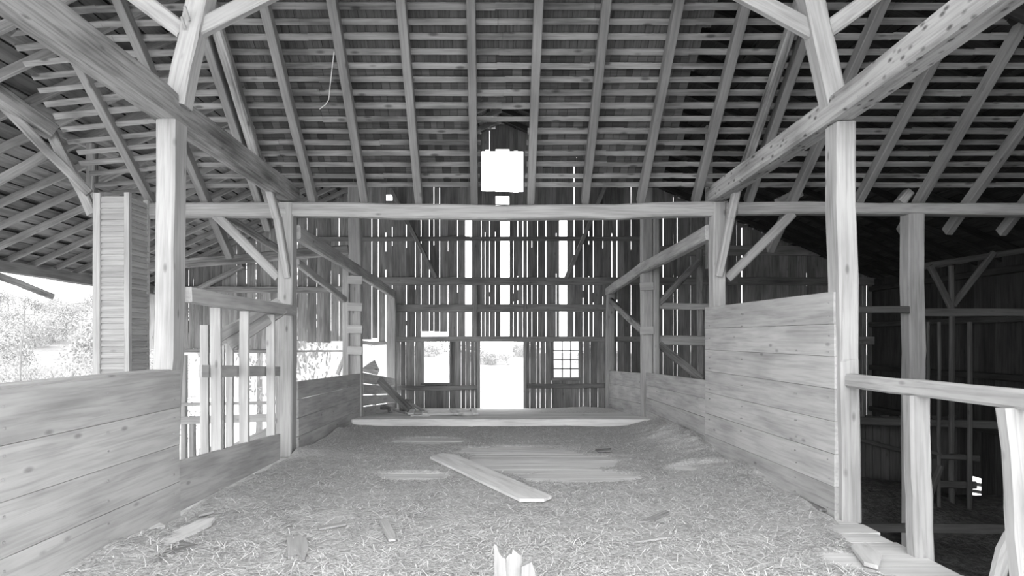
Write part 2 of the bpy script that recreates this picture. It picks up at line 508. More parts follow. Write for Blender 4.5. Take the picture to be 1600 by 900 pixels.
for (p0, p1) in spans:
    pc = (p0 + p1) / 2
    zt = roof_z(xb(pc)) + .015 - (R(.08, .14) if random.random() < .1 else 0)
    if pc < 463: zlo = zb(547) + R(-.05, .05)
    elif pc < 612: zlo = zb(531) + R(-.12, .04)
    elif pc < 948: zlo = zb(528) + R(-.02, .03)
    else: zlo = GZ
    if 663 < pc < 706: zlo = zb(518)
    zz = [(zlo, zt)]
    for (c0, c1, cy0, cy1) in cuts:
        if c0 < pc < c1:
            out = []
            for (l, h_) in zz:
                cl, chh = zb(cy1), zb(cy0)
                if cl >= h_ or chh <= l: out.append((l, h_)); continue
                out.append((l, cl + R(-.02, .02))); out.append((chh + R(-.02, .03), h_))
            zz = out
    zs = zb(322)
    nk = min([q for q in keys if q >= p1 - .3] or [9999])
    nxt = p1 + gaps[nk] if nk < 9999 and nk - p1 < gaps[nk] / 2 + .3 else p1
    for (l, h_) in zz:
        if h_ <= zs: wall_board(p0, p1, l, h_)
        elif l >= zs: wall_board(p0 - .2, (nxt + .2) if random.random() < .8 or nxt - p1 > 4 else p1, l, h_)
        else:
            wall_board(p0, p1, l, zs); wall_board(p0 - .2, (nxt + .2) if random.random() < .75 or nxt - p1 > 4 else p1, zs + .004, h_)
# strips nailed behind some of the gaps
for k in keys:
    g = gaps[k]
    if g > 4: continue
    for (ya, yb_) in ((322, 373), (373, 440), (440, 482), (482, 526)):
        if random.random() < .38:
            y0_, y1_ = ya + R(0, 20), yb_ - R(0, 20)
            if k > 640 and k < 935 and yb_ > 500: continue
            x_ = xb(k)
            board('batten', (x_, YB + .035, zb(y1_)), (x_, YB + .035, zb(y0_)), .02, .05, 'siding', wall_back, up=(0, 1, 0))
# lower boarding each side of the door and windows
low_gaps = [626, 634, 648, 720.5, 727.5, 735, 742, 828, 838, 844, 852, 911, 922, 934]
def low(p0, p1, y_top, y_bot):
    ks = [p0] + [g for g in low_gaps if p0 < g < p1] + [p1]
    for a, b in zip(ks, ks[1:]):
        n = max(1, round((b - a) / 11.0))
        for i in range(n):
            q0 = a + (b - a) * i / n; q1 = a + (b - a) * (i + 1) / n
            wall_board(q0 + (.22 if i == 0 else -.1), q1 - (.22 if i == n - 1 else -.1), zb(y_bot + R(0, 2)), zb(y_top))
low(618, 663, 531, 640); low(663, 702, 599, 640); low(702, 747, 531, 640)
low(821, 862, 533, 640); low(862, 905, 592, 640); low(905, 948, 533, 640)
# girts, wall posts and braces on its inside
def girt(p0, p1, y0, y1, t=.12, d=0.0, mat='siding'):
    zc = (zb(y0) + zb(y1)) / 2
    timber('girt', [(xb(p0), YB - .02 - t / 2 - d, zc), (xb((p0 + p1) / 2), YB - .02 - t / 2 - d, zc + R(-.02, .02)), (xb(p1), YB - .02 - t / 2 - d, zc)], t, abs(zb(y0) - zb(y1)), mat, wall_back, seg=4, wob=.008, ch=.01)
girt(240, 545, 448, 458); girt(462, 1005, 370, 377, .07); girt(550, 1180, 434, 446); girt(617, 950, 476, 488)
girt(617, 1010, 526, 534); girt(618, 747, 602, 609, .08); girt(821, 948, 599, 606, .08); girt(1005, 1380, 385, 400); girt(1005, 1380, 434, 446)
girt(1005, 1380, 526, 538); girt(567, 610, 533, 538, .06); girt(286, 462, 546, 551, .06); girt(462, 545, 547, 550, .05)
for (pc, w, y0, y1) in ((743, .11, 446, 526), (820, .11, 446, 526)):
    timber('stud', [(xb(pc), YB - .1, zb(y1)), (xb(pc), YB - .1, zb(y0))], w, .1, 'siding', wall_back)
for (a, b) in (((612, 298), (681, 434)), ((951, 280), (885, 434))):
    timber('brace', [P(*a, YB - .2), P(*b, YB - .2)], .12, .14, 'siding', wall_back, up=(0, 1, 0))
timber('brace', [P(308, 452, YB - .2), P(380, 415, YB - .2)], .12, .16, 'siding', wall_back, up=(0, 1, 0))

# doorway
door = empty('door_1', (xb(784), YB, zb(638)), 'open central doorway to the bright field', 'doorway', None, 'structure')
for pc in (748, 820):
    timber('door_jamb', [(xb(pc), YB - .06, zb(640)), (xb(pc), YB - .06, zb(528))], .085, .13, 'siding', door, wob=.003, ch=.006)
timber('lintel', [(xb(746), YB - .06, zb(531)), (xb(822), YB - .06, zb(531))], .14, .08, 'siding', door, wob=.003, ch=.006)
# unglazed opening
w1 = empty('window_1', (xb(682), YB, zb(598)), 'unglazed window opening with torn boards above', 'window', None, 'structure')
for pc in (661.5, 704):
    timber('window_jamb', [(xb(pc), YB - .04, zb(600)), (xb(pc), YB - .04, zb(533))], .05, .09, 'siding', w1, wob=.003, ch=.004)
timber('window_sill', [(xb(658), YB - .05, zb(599.5)), (xb(708), YB - .05, zb(599.5))], .12, .06, 'siding', w1, wob=.003, ch=.004)
# sash with small panes
w2 = empty('window_2', (xb(884), YB, zb(592)), 'small-paned wooden sash window beside the doorway', 'window', None, 'structure')
for pc in (862.5, 906):
    timber('window_jamb', [(xb(pc), YB - .04, zb(594)), (xb(pc), YB - .04, zb(530))], .09, .1, 'siding', w2, wob=.003, ch=.004)
for pyy, hh in ((531, .08), (592, .08)):
    timber('window_rail', [(xb(862), YB - .04, zb(pyy)), (xb(906), YB - .04, zb(pyy))], .1, hh, 'siding', w2, wob=.002, ch=.004)
sash = timber('sash', [(xb(865), YB - .02, zb(590.5)), (xb(904), YB - .02, zb(590.5))], .03, .04, 'siding', w2, seg=1, wob=0, ch=.003)
cx_ = [865, 878.5, 891.5, 904]; cy_ = [533, 547.5, 562, 576, 590]
for pc in cx_[1:-1]:
    board('muntin', (xb(pc), YB - .02, zb(590)), (xb(pc), YB - .02, zb(533)), .02, .03, 'siding', sash)
for pyy in cy_[1:-1]:
    board('muntin', (xb(865), YB - .02, zb(pyy)), (xb(904), YB - .02, zb(pyy)), .03, .02, 'siding', sash)
for i in range(3):
    for j in range(4):
        board('pane', (xb((cx_[i] + cx_[i + 1]) / 2), YB - .02, zb(cy_[j + 1]) + .012), (xb((cx_[i] + cx_[i + 1]) / 2), YB - .02, zb(cy_[j]) - .012), .004, xb(cx_[i + 1]) - xb(cx_[i]) - .025, 'glass', sash, up=(0, 1, 0))

# ------------------------------------------------------------------ side wall of the dark hay mow
XW = 10.45
wall_r = empty('wall_right', (XW, 13, 0), 'dark board side wall beyond the hay mow', 'wall', None, 'structure')
y = 1.6
while y < 18.95:
    w = R(.18, .26) if y > 8 else .9
    z0 = GZ - .05
    if 14.55 < y + w / 2 < 15.15: z0 = -1.32
    board('siding_board', (XW, y + w / 2, z0), (XW, y + w / 2, roof_z(XW) - .03), w - R(0, .004), .025, 'shade_siding', wall_r, up=(0, 1, 0))
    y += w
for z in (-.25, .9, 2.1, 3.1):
    timber('girt', [(XW - .09, 7.5, z), (XW - .09, 18.9, z + .05)], .12, .14, 'shade_siding', wall_r)
shade_wall = empty('wall_added_shade', (7, 1.6, 0), 'added unseen board wall that shades the mow', 'wall', None, 'structure')  # added out of view to keep daylight off the mow
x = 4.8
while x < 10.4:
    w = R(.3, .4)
    board('siding_board', (x + w / 2, 1.65, GZ - .05), (x + w / 2, 1.65, roof_z(x + w) - .03), .025, w - .001, 'shade_siding', shade_wall, up=(0, 1, 0))
    x += w
# slats behind the low gap
for k in range(4):
    board('slat', (XW + .02, 14.5, -1.45 - k * .16), (XW + .02, 15.2, -1.52 - k * .16), .07, .02, 'siding', wall_r)

# ------------------------------------------------------------------ main posts
posts = [
 ('stout hewn post rising behind the near plank wall by the hay chute', [P(257, 700, D1), P(264, 560, D1), P(270, 192, D1)], .175, .25),
 ('stout hewn post at the near end of the tall plank partition', [P(1322, 812, D1), P(1319, 560, D1), P(1312, 196, D1)], .175, .25),
 ('hewn post with knee braces between the slatted rack and low wall', [P(448, 712, D2), P(449, 318, D2)], .21, .22),
 ('hewn post with knee braces at the far end of tall partition', [P(1122, 712, D2), P(1121, 318, D2)], .18, .24),
 ('rough post carrying the plate over the dark hay mow', [P(1427, 865, D2 + .05), P(1427, 560, D2 + .05), P(1425, 336, D2 + .05)], .235, .23),
 ('shadowed ladder post above the littered corner by the far wall', [P(557, 662, D2B), P(555, 308, D2B), P(555, 205, D2B)], .25, .25),
 ('shadowed ladder post at the end of sill timber beside the mow', [P(1011, 658, D2B), P(1010, 340, D2B), P(1010, 205, D2B)], .22, .25),
 ('far corner post behind the leaning plank and bucket', [P(612, 645, D3 - .25), P(612, 462, D3 - .25)], .24, .22),
 ('far corner post at the end of low wall beside the hay drift', [P(952, 640, D3 - .25), P(954, 458, D3 - .25)], .22, .22),
]
for (lb, pts, w, h) in posts:
    thing_timber('timber_post', lb, 'post', 'main posts of the barn frame', pts=pts, w=w, h=h, seg=5, mat='hewn', wob=.007)
for (lb, pts, w) in (
    ('thin upright ladder rail beside shadowed post above low pale wall', [P(541, 640, 14.0), P(541, 416, 14.0)], .14),
    ('thin upright ladder rail beside shadowed post in front of the mow rails', [P(1026, 640, 14.0), P(1025, 330, 14.0)], .12)):
    thing_timber('ladder_rail', lb, 'post', pts=pts, w=w, h=.1, seg=3)
for i, (py, lb) in enumerate(((438, 'top ladder rung on the post over the littered corner'), (480, 'second ladder rung from the top over the littered corner'), (515, 'third ladder rung from the top over the littered corner'), (548, 'lowest ladder rung on the post over the littered corner'))):
    tag(board('ladder_rung', P(543, py - 1, 13.95), P(566, py, 13.95), .17, .04, 'plank'), lb, 'rung', 'ladder rungs nailed across posts')
for i, (py, lb) in enumerate(((448, 'upper ladder rung nailed across the post beside the mow'), (517, 'lower ladder rung nailed across the post beside the mow'))):
    tag(board('ladder_rung', P(1000, py, 13.95), P(1021, py - 1, 13.95), .16, .04, 'plank'), lb, 'rung', 'ladder rungs nailed across posts')

# ------------------------------------------------------------------ beams along and across the drive
B = [
 ('heavy weathered beam sloping overhead above the near plank wall', [(-3.06, 2.2, 3.86), (-3.08, D1, 3.78), (-3.08, D2 + .1, 3.78)], .25, .25, 'hewn_dark', 6),
 ('heavy spotted beam overhead above the tall plank partition', [(3.06, 2.2, 3.84), (3.1, D1, 3.77), (3.06, D2 + .1, 3.76)], .22, .24, 'spotted', 6),
 ('long sagging plate beam crossing the barn under the rafters', [P(228, 329, D2), P(447, 328, D2), P(620, 330, D2), P(790, 334, D2), P(960, 331, D2), P(1135, 327, D2)], .2, .205, 'hewn', 8),
 ('plate beam continuing across the top of the dark mow', [P(1150, 326, D2 + .02), P(1430, 328, D2 + .02), P(1810, 330, D2 + .02)], .2, .17, 'hewn', 6),
 ('beam running down to far wall above the low pale wall', [P(462, 363, D2 + .1), P(560, 424, 14.1), P(616, 461, D3 - .2)], .14, .22, 'hewn', 6),
 ('beam running down to far wall beside the dark mow', [P(1109, 364, D2 + .1), P(1004, 419, 14.0), P(950, 456, D3 - .2)], .14, .22, 'hewn', 6),
 ('dim tie beam under the outer roof above the slatted rack', [P(150, 424, D2B), P(360, 405, D2B), P(545, 390, D2B)], .18, .19, 'hewn_dark', 5),
]
for (lb, pts, w, h, m, sg) in B:
    thing_timber('timber_beam', lb, 'beam', 'main beams of the barn frame', pts=pts, w=w, h=h, mat=m, seg=sg, wob=.009, ch=.025)
thing_timber('collar_beam', 'cross beam overhead joining the leaning struts', 'beam', pts=[(-4.2, D1, 5.42), (4.2, D1, 5.42)], w=.2, h=.22)

# leaning struts and their braces overhead
def strut(lb, pts, pegs):
    o = thing_timber('leaning_strut', lb, 'strut', 'leaning struts above the near posts', pts=pts, w=.185, h=.2, seg=5)
    for (a, b) in pegs:
        timber('peg', [P(*a, D1 - .12), P(*b, D1 - .2)], .025, .025, 'hewn', o, seg=1, ch=.008)
strut('leaning strut with two pegs rising above the weathered beam', [P(279, 165, D1), P(303, 48, D1), P(314, 0, D1), P(340, -92, D1)], [((296, 32), (288, 10)), ((290, 44), (283, 26))])
strut('leaning strut rising above the spotted beam', [P(1308, 186, D1), P(1277, 48, D1), P(1266, 0, D1), P(1244, -92, D1)], [])
for (lb, a, b) in (
    ('flat brace rising outward from the pegged leaning strut', (288, 50), (165, -42)),
    ('flat brace rising inward from the pegged leaning strut', (312, 46), (520, -62)),
    ('flat brace rising inward from strut over the spotted beam', (1270, 48), (1060, -62)),
    ('flat brace rising outward from strut over the spotted beam', (1290, 50), (1420, -48))):
    thing_timber('strut_brace', lb, 'brace', 'braces on the leaning struts', pts=[P(*a, D1), P(*b, D1)], w=.1, h=.155, seg=3)

# knee braces
K = [
 ('knee brace from plate beam down to the post beside the rack', [P(338, 336, D2), P(436, 434, D2)], .1, .13, 'hewn'),
 ('knee brace from plate beam down to the partition post beside the mow', [P(1238, 334, D2), P(1136, 436, D2)], .1, .13, 'hewn'),
 ('knee brace under the weathered beam at the post beside the rack', [P(420, 292, 9.05), P(433, 340, 9.25), P(450, 432, 9.56)], .1, .13, 'hewn'),
 ('knee brace under the spotted beam at the far partition post', [P(1152, 290, 9.05), P(1142, 340, 9.25), P(1124, 430, 9.54)], .1, .13, 'hewn'),
 ('dark brace behind the post leading up under outer roof', [P(350, 338, 12.8), P(440, 392, 13.6)], .1, .14, 'hewn_dark'),
 ('dim brace below the long beam above the low pale wall', [P(463, 410, 11.5), P(538, 468, 13.9)], .1, .12, 'hewn'),
 ('short brace footing the ladder rail above the low pale wall', [P(527, 585, 14.1), P(544, 546, 14.1)], .08, .09, 'hewn'),
 ('dark brace from far corner post to ladder post beside the mow', [P(955, 470, 18.4), P(1001, 514, 14.25)], .1, .17, 'hewn_dark'),
 ('dark brace rising from ladder rail into the mow frame', [P(1029, 474, 14.1), P(1093, 408, 14.12)], .1, .13, 'hewn_dark'),
 ('dark brace falling from ladder rail behind the low wall', [P(1029, 538, 14.1), P(1096, 592, 14.12)], .1, .15, 'hewn_dark'),
]
for (lb, pts, w, h, m) in K:
    thing_timber('knee_brace', lb, 'brace', 'knee braces of the barn frame', pts=pts, w=w, h=h, mat=m, seg=3)
for (lb, a, b, h) in (
    ('slim dark rail crossing behind the ladder post in the mow', (1022, 478), (1112, 480), .13),
    ('broad dark rail crossing low behind the ladder post in the mow', (1024, 531), (1114, 533), .2)):
    thing_timber('mow_rail', lb, 'rail', pts=[P(*a, 14.12), P(*b, 14.12)], w=.1, h=h, mat='hewn', seg=2)
thing_timber('mow_stud', 'thin dark upright in the mow beyond the low wall', 'post', pts=[P(1096, 806, 14.22), P(1093, 390, 14.22)], w=.12, h=.1, mat='hewn_dark')

# framing up under the outer roof
for (lb, pts, w, h, m) in (
    ('rough beam end under the outer roof above the open side', [P(-60, 105, 8.3), P(0, 148, 8.6), P(82, 207, 9.1)], .2, .2, 'hewn_dark'),
    ('long dark strut falling from beam end to the hay chute', [P(5, 166, 8.75), P(140, 302, 9.2)], .1, .12, 'hewn_dark'),
    ('curved pale strut falling from beam end to the hay chute', [P(80, 207, 9.2), P(106, 258, 9.25), P(128, 298, 9.25), P(146, 335, 9.25)], .12, .13, 'hewn'),
    ('pale tie lying along the outer rafters above the open side', [P(-60, 316, 10.0), P(78, 237, 10.0)], .1, .13, 'outer_rafter'),
    ('dark upright standing behind lath ends above the hay chute', [P(144, 312, 10.2), P(144, 226, 10.2)], .13, .13, 'hewn_dark'),
    ('dark cross brace behind lath ends above the hay chute', [P(100, 210, 10.3), P(188, 246, 10.3)], .1, .12, 'hewn_dark'),
    ('dark purlin post half hidden behind lath above the mow', [P(1108, 420, 13.8), P(1108, 30, 13.8)], .13, .13, 'hewn'),
    ('dark purlin brace half hidden behind lath above the mow', [P(1107, 118, 13.8), P(1088, 62, 13.8)], .1, .1, 'hewn'),
    ('thin dark purlin brace leaning behind lath above the mow', [P(1110, 110, 13.8), P(1134, 15, 13.8)], .07, .07, 'hewn'),
    ('stub of dark timber poking over the plate beam at mow', [P(1215, 318, 10.6), P(1250, 300, 10.6)], .12, .16, 'hewn'),
    ('leaning stub propped on the plate beam over the mow post', [P(1405, 318, 9.9), P(1420, 300, 9.9)], .16, .12, 'hewn')):
    thing_timber('roof_strut', lb, 'strut', 'struts under the outer roof', pts=pts, w=w, h=h, mat=m, seg=4)
# eave of the open side
thing_timber('eave_beam', 'ragged eave beam along the open side under the outer roof', 'beam', pts=[(-9.85, 9.0, 3.20), (-9.85, 14.5, 3.14), (-9.85, 19.0, 3.16)], w=.16, h=.24, mat='outer_rafter', seg=8, wob=.02)
thing_timber('hanging_board', 'broken board hanging below the eave against the sky', 'board', pts=[P(-60, 412, 12.4), P(30, 443, 13.0), P(84, 464, 13.3)], w=.06, h=.17, mat='hewn_dark', seg=3, taper=.7)

# ------------------------------------------------------------------ plank walls along the drive
planks = {}
def nail(r, a, b, s_):
    own = min(planks[r.name], key=lambda q: (q[0] < a[2], q[0]))[1]
    board('nail', a, b, s_, s_, 'metal', own)
def plank_wall(name, lb, X, ya, yb, za, zb_, ba, bb, n, t=.045, mat='plank', studs=(), side=1, gap=.004, Xb=None):
    Xb = X if Xb is None else Xb
    """n planks from depth ya to yb; top heights za/zb_, bottoms ba/bb"""
    r = empty(name, (X, (ya + yb) / 2, min(ba, bb)), lb, 'plank wall', 'plank walls along the drive', 'thing')
    for i in range(n):
        f0, f1 = i / n, (i + 1) / n
        lo0, hi0 = ba + (za - ba) * f0, ba + (za - ba) * f1 - gap
        lo1, hi1 = bb + (zb_ - bb) * f0, bb + (zb_ - bb) * f1 - gap
        dx = R(-.006, .006); e0, e1 = R(-.008, .008), R(-.008, .008)
        A = Vector((X + dx, ya + e0, lo0)); Bq = Vector((Xb + dx, yb + e1, lo1)); C = Vector((Xb + dx, yb + e1, hi1)); D = Vector((X + dx, ya + e0, hi0))
        planks.setdefault(r.name, []).append((max(hi0, hi1), prism('plank', [A, Bq, C, D], (t, 0, 0), mat, r)))
    for ys in studs:
        f = (ys - ya) / (yb - ya)
        xs = X + (t + .05 if side > 0 else -.05)
        timber('stud', [(xs, ys, min(ba, bb) - .05), (xs, ys, za + (zb_ - za) * f - .05)], .09, .1, mat, r, seg=2)
    return r
wl = plank_wall('plank_wall', 'near plank wall of four wide boards below the open side', -2.98, 2.0, 6.12, 1.33, 1.385, .02, .03, 4, studs=(2.4, 3.6, 4.9), side=-1)
board('cap_board', (-3.06, 2.0, 1.335), (-3.06, 6.0, 1.375), .03, .2, 'plank', wl)
for (ys, zs) in [(y0, z) for y0 in (5.0, 3.95, 6.0) for z in (.15, .28, .45, .6, .82, .96, 1.12, 1.25)]:
    nail(wl, (-2.94, ys + R(-.02, .02), zs), (-2.928, ys, zs), .013)
plank_wall('plank_wall', 'tall plank partition closing off the dark mow', 3.06, 6.2, 9.79, 2.105, 2.15, .0, .0, 7, studs=(7.6, 8.7), Xb=2.95)
wr_ = [o for o in col.objects if o.name.startswith('plank_wall') and o.type == 'EMPTY'][-1]
for ys in (6.3, 6.95, 8.4, 9.6):
    for i in range(14):
        zz = .08 + i * .148 + R(-.02, .02)
        if random.random() < .7: xn = 3.06 - .11 * (ys - 6.2) / 3.59; nail(wr_, (xn - .009, ys + R(-.03, .03), zz), (xn + .01, ys, zz), R(.008, .016))
plank_wall('plank_wall', 'low plank wall between partition and shadowed ladder post', 2.99, 9.75, 14.0, 1.09, 1.02, -.02, -.02, 4, studs=(12,))
plank_wall('plank_wall', 'low plank wall beside the hay drift by the far wall', 2.94, 14.3, 18.6, 1.0, .88, .02, -.22, 3, studs=(16.5,))
plank_wall('plank_wall', 'low plank wall between rack post and littered corner', -3.02, 9.8, 14.02, 1.08, 1.01, .0, .0, 4, studs=(11.8,), side=-1, gap=.012)
plank_wall('plank_wall', 'gapped low plank wall behind the leaning plank', -3.0, 14.32, 18.5, 1.02, .68, .05, -.2, 4, studs=(16,), side=-1, gap=.02)

# ------------------------------------------------------------------ slatted rack on the open side
rk = empty('slatted_rack', (-3.0, 7.6, 0.1), 'slatted feed rack of pale studs between two hewn posts', 'feed rack', None, 'thing')
timber('top_rail', [PX(293, 461, -2.98), PX(375, 474, -2.98), PX(457, 485, -2.98)], .1, .145, 'plank', rk, seg=3, ch=.01)
for px, y0 in ((338, 732), (382, 708), (423, 690)):
    a = PX(px, 600, -3.03); 
    timber('slat', [(a.x, a.y, .1), (a.x, a.y, 2.0)], .11, .05, 'plank', rk, seg=2, up=(0, 1, 0), ch=.006)
a, b = PX(280, 700, -2.96), PX(438, 700, -2.96)
prism('bottom_plank', [(-2.96, a.y, .08), (-2.96, b.y, .08), (-2.96, b.y, .42), (-2.96, a.y, .54)], (-.045, 0, 0), 'plank', rk)
board('cross_bar', PX(313, 580, -3.12), PX(436, 580, -3.12), .13, .035, 'plank', rk)
rb = empty('hay_trough', (-3.5, 8.2, 0.1), 'slanted board trough on studs behind the slatted rack', 'trough', None, 'thing')
for (px, yt, X) in ((321, 508, -3.22), (359, 525, -3.45), (345, 540, -3.75), (436, 470, -3.45)):
    a = PX(px, yt, X)
    timber('stud', [(a.x, a.y, -.3), a], .09, .05, 'plank', rb, seg=2, ch=.006)
prism('trough_board', [P(346, 533, 7.9), P(346, 513, 7.9), P(433, 465, 9.0), P(441, 474, 9.0)], (-.02, .06, -.01), 'plank', rb)
prism('trough_board', [P(362, 546, 8.0), P(352, 530, 8.0), P(440, 476, 9.1), P(449, 488, 9.1)], (-.02, .06, -.01), 'plank', rb)
board('cross_bar', P(330, 529, 8.1), P(366, 529, 8.3), .12, .04, 'plank', rb)
board('cross_bar', P(312, 712, 7.4), P(345, 706, 7.6), .16, .04, 'plank', rb)
fn = empty('paddock_fence', (-4.6, 10.5, GZ), 'thin rail fence outside behind the slatted rack', 'fence', None, 'thing')
for px, yt in ((288, 555), (301, 650), (466, 610)):
    a = P(px, yt, 10.5); timber('post', [(a.x, a.y, GZ), a], .09, .09, 'hewn', fn, seg=2)
for (y0, y1, hh) in ((632, 628, .05), (657, 651, .12), (722, 716, .08)):
    board('rail', P(280, y0, 10.45), P(475, y1, 10.45), hh, .04, 'hewn', fn)
board('diagonal_board', P(345, 712, 10.4), P(447, 662, 10.4), .16, .04, 'hewn', fn)

# ------------------------------------------------------------------ clapboarded hay chute
YC = 9.1
xc0, xc1 = (147 - CX) * YC / F, (204 - CX) * YC / F
zt = H + (CY - 303) * YC / F
chute = empty('hay_chute', ((xc0 + xc1) / 2, YC + .25, GZ), 'tall narrow clapboarded chute beside the open side', 'chute', None, 'thing')
dpt = .47
for (x, yy) in ((xc0 + .05, YC), (xc1 - .035, YC), (xc1 - .035, YC + dpt), (xc0 + .05, YC + dpt)):
    timber('corner_post', [(x, yy, GZ), (x, yy, zt + R(0, .03))], .10 if x < xc1 - .2 else .07, .07, 'clap', chute, seg=3, ch=.005)
z = -0.6
while z < zt - .06:
    hh = .078
    prism('clapboard', [(xc0 + .08, YC - .022, z), (xc1 - .05, YC - .022, z), (xc1 - .05, YC + .002, z + hh + .004), (xc0 + .08, YC + .002, z + hh + .004)], (0, .012, 0), 'clap', chute)
    prism('clapboard', [(xc1 + .006, YC + .03, z), (xc1 + .006, YC + dpt, z), (xc1 - .018, YC + dpt, z + hh), (xc1 - .018, YC + .03, z + hh)], (-.012, 0, 0), 'clap', chute)
    z += hh
prism('back_panel', [(xc0, YC + dpt, -.6), (xc1 - .04, YC + dpt, -.6), (xc1 - .04, YC + dpt, zt - .05), (xc0, YC + dpt, zt - .05)], (0, .02, 0), 'clap', chute)

# ------------------------------------------------------------------ dark hay mow
def mow_z(x, y):
    n = noise.noise(Vector((x * .9, y * .9, 4))) * .12 + noise.noise(Vector((x * 5, y * 5, 8))) * .04
    return -1.5 + n + .55 * math.exp(-((x - 6.8) / 1.6) ** 2 - ((y - 12.4) / 1.6) ** 2) - .5 * max(0, min(1, (y - 13) / 1.5)) + .25 * math.exp(-((x - 9.3) / 1.5) ** 2 - ((y - 12) / 1) ** 2)
heightfield('mow_hay', 3.35, 10.4, 2.0, 18.8, 70, 150, mow_z, 'shade_hay', 'stuff', 'dim heaped hay on the floor of the sunken mow', 'hay')
mp = empty('mow_partition', (7.8, 13.2, -1.5), 'dim board partition at the back of the hay mow', 'partition', None, 'thing')
x = 6.0
while x < 8.85:
    w = R(.13, .19)
    if not (7.36 < x + w / 2 < 7.5):
        board('partition_board', (x + w / 2, 13.2, -1.6), (x + w / 2, 13.2, .2 + R(-.02, .02)), .022, w - .008, 'shade_wood', mp, up=(0, 1, 0))
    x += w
timber('top_rail', [P(1330, 657, 13.0), P(1590, 665, 12.6)], .12, .15, 'shade_wood', mp, seg=3)
timber('slanted_rail', [P(1335, 685, 13.1), P(1425, 708, 13.1)], .05, .08, 'shade_wood', mp)
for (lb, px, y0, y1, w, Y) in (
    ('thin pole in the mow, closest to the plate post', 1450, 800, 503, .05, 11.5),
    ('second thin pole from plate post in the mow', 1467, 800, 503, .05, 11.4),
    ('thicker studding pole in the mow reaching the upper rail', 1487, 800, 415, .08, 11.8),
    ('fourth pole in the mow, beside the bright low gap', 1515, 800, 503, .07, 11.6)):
    thing_timber('mow_pole', lb, 'pole', 'poles standing in the mow', pts=[P(px, y0, Y), P(px, y1, Y)], w=w, h=w, mat='shade_wood', seg=4)
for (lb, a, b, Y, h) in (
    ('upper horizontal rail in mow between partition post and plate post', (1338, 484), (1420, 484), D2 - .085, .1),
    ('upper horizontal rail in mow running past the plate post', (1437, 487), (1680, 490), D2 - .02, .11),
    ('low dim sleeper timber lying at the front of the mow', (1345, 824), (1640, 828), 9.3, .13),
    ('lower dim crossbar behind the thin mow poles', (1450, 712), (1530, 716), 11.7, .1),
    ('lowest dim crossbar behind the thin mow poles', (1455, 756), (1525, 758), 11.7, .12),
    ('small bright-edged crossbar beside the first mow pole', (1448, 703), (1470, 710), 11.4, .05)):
    thing_timber('mow_crossbar', lb, 'rail', pts=[P(*a, Y), P(*b, Y)], w=.05, h=h, mat='shade_wood', seg=3)
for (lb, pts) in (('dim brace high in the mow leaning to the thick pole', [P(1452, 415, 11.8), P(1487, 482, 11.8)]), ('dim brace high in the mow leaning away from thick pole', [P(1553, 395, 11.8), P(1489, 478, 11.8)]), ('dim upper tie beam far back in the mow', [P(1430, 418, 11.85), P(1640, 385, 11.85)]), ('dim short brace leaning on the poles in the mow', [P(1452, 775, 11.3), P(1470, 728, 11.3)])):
    thing_timber('mow_brace', lb, 'brace', pts=pts, w=.08, h=.1, mat='shade_wood', seg=2)

# railing at the drive edge
XE = 3.2
def rail_pt(px, z): 
    Y = XE * F / (px - CX); return Vector((XE, Y, z))
thing_timber('guard_rail', 'pale guard rail running from the partition post past the mow', 'rail', pts=[(3.17, 6.3, 1.285), (3.2, 5.2, 1.28), (3.2, 3.0, 1.27)], w=.1, h=.125, seg=4)
thing_timber('rail_post', 'notched short post holding up the pale guard rail', 'post', pts=[rail_pt(1440, -.05), rail_pt(1434, .6), rail_pt(1431, 1.22)], w=.155, h=.13, seg=5, wob=.004)
thing_timber('rail_post', 'crooked short post under guard rail at the picture edge', 'post', pts=[(3.22, 4.12, -.1), (3.2, 4.16, .6), (3.18, 4.2, 1.22)], w=.12, h=.12, seg=5, wob=.006)
c = [P(1557, 910, 4.4), P(1568, 862, 4.4), P(1580, 838, 4.4), P(1600, 815, 4.4)]
thing_timber('bent_pole', 'smooth bent pole leaning by the crooked rail post', 'pole', pts=c, w=.085, h=.085, seg=8, wob=.001, ch=.024)

# ------------------------------------------------------------------ loose wood on the floor
def slab(name, lb, ip, z, th, mat, cat='board', group='loose boards on the floor'):
    return tag(prism(name, [FL(x, y, z) for (x, y) in ip], (0, 0, th), mat), lb, cat, group, 'thing')
slab('loose_plank', 'long pale plank lying diagonally across the hay', [(672, 717), (690, 711), (712, 713), (862, 779), (850, 784), (812, 784)], .04, .03, 'floor')
slab('loose_plank', 'narrow split board lying in hay near the plank wall', [(240, 850), (312, 817), (336, 813), (330, 822), (262, 856)], .05, .03, 'floor')
slab('broken_board', 'short broken board under the narrow split board', [(213, 866), (240, 851), (285, 849), (310, 856), (232, 878)], .035, .025, 'hewn_dark')
slab('broken_board', 'thin dark offcut beside the foot of plank wall', [(203, 834), (250, 822), (258, 826), (212, 837)], .06, .03, 'floor')
slab('wood_scrap', 'small upright-grained scrap near the bottom edge of the hay', [(448, 842), (478, 840), (482, 862), (476, 876), (464, 868), (450, 874)], .035, .02, 'plank')
slab('wood_scrap', 'small bent strip of board in the open hay', [(592, 816), (604, 813), (618, 838), (618, 846), (607, 846)], .035, .02, 'plank')
slab('wood_scrap', 'sharp dark splinter lying in hay toward the partition', [(998, 818), (1040, 800), (1046, 803), (1010, 818)], .035, .02, 'hewn_dark')
slab('wood_scrap', 'thin pale lath scrap in hay below the dark splinter', [(985, 848), (1040, 838), (1042, 842), (990, 850)], .035, .015, 'plank')
slab('wood_scrap', 'flat curled bark piece at the edge of the mow', [(1330, 858), (1352, 853), (1378, 872), (1372, 890), (1350, 884)], .02, .03, 'floor')
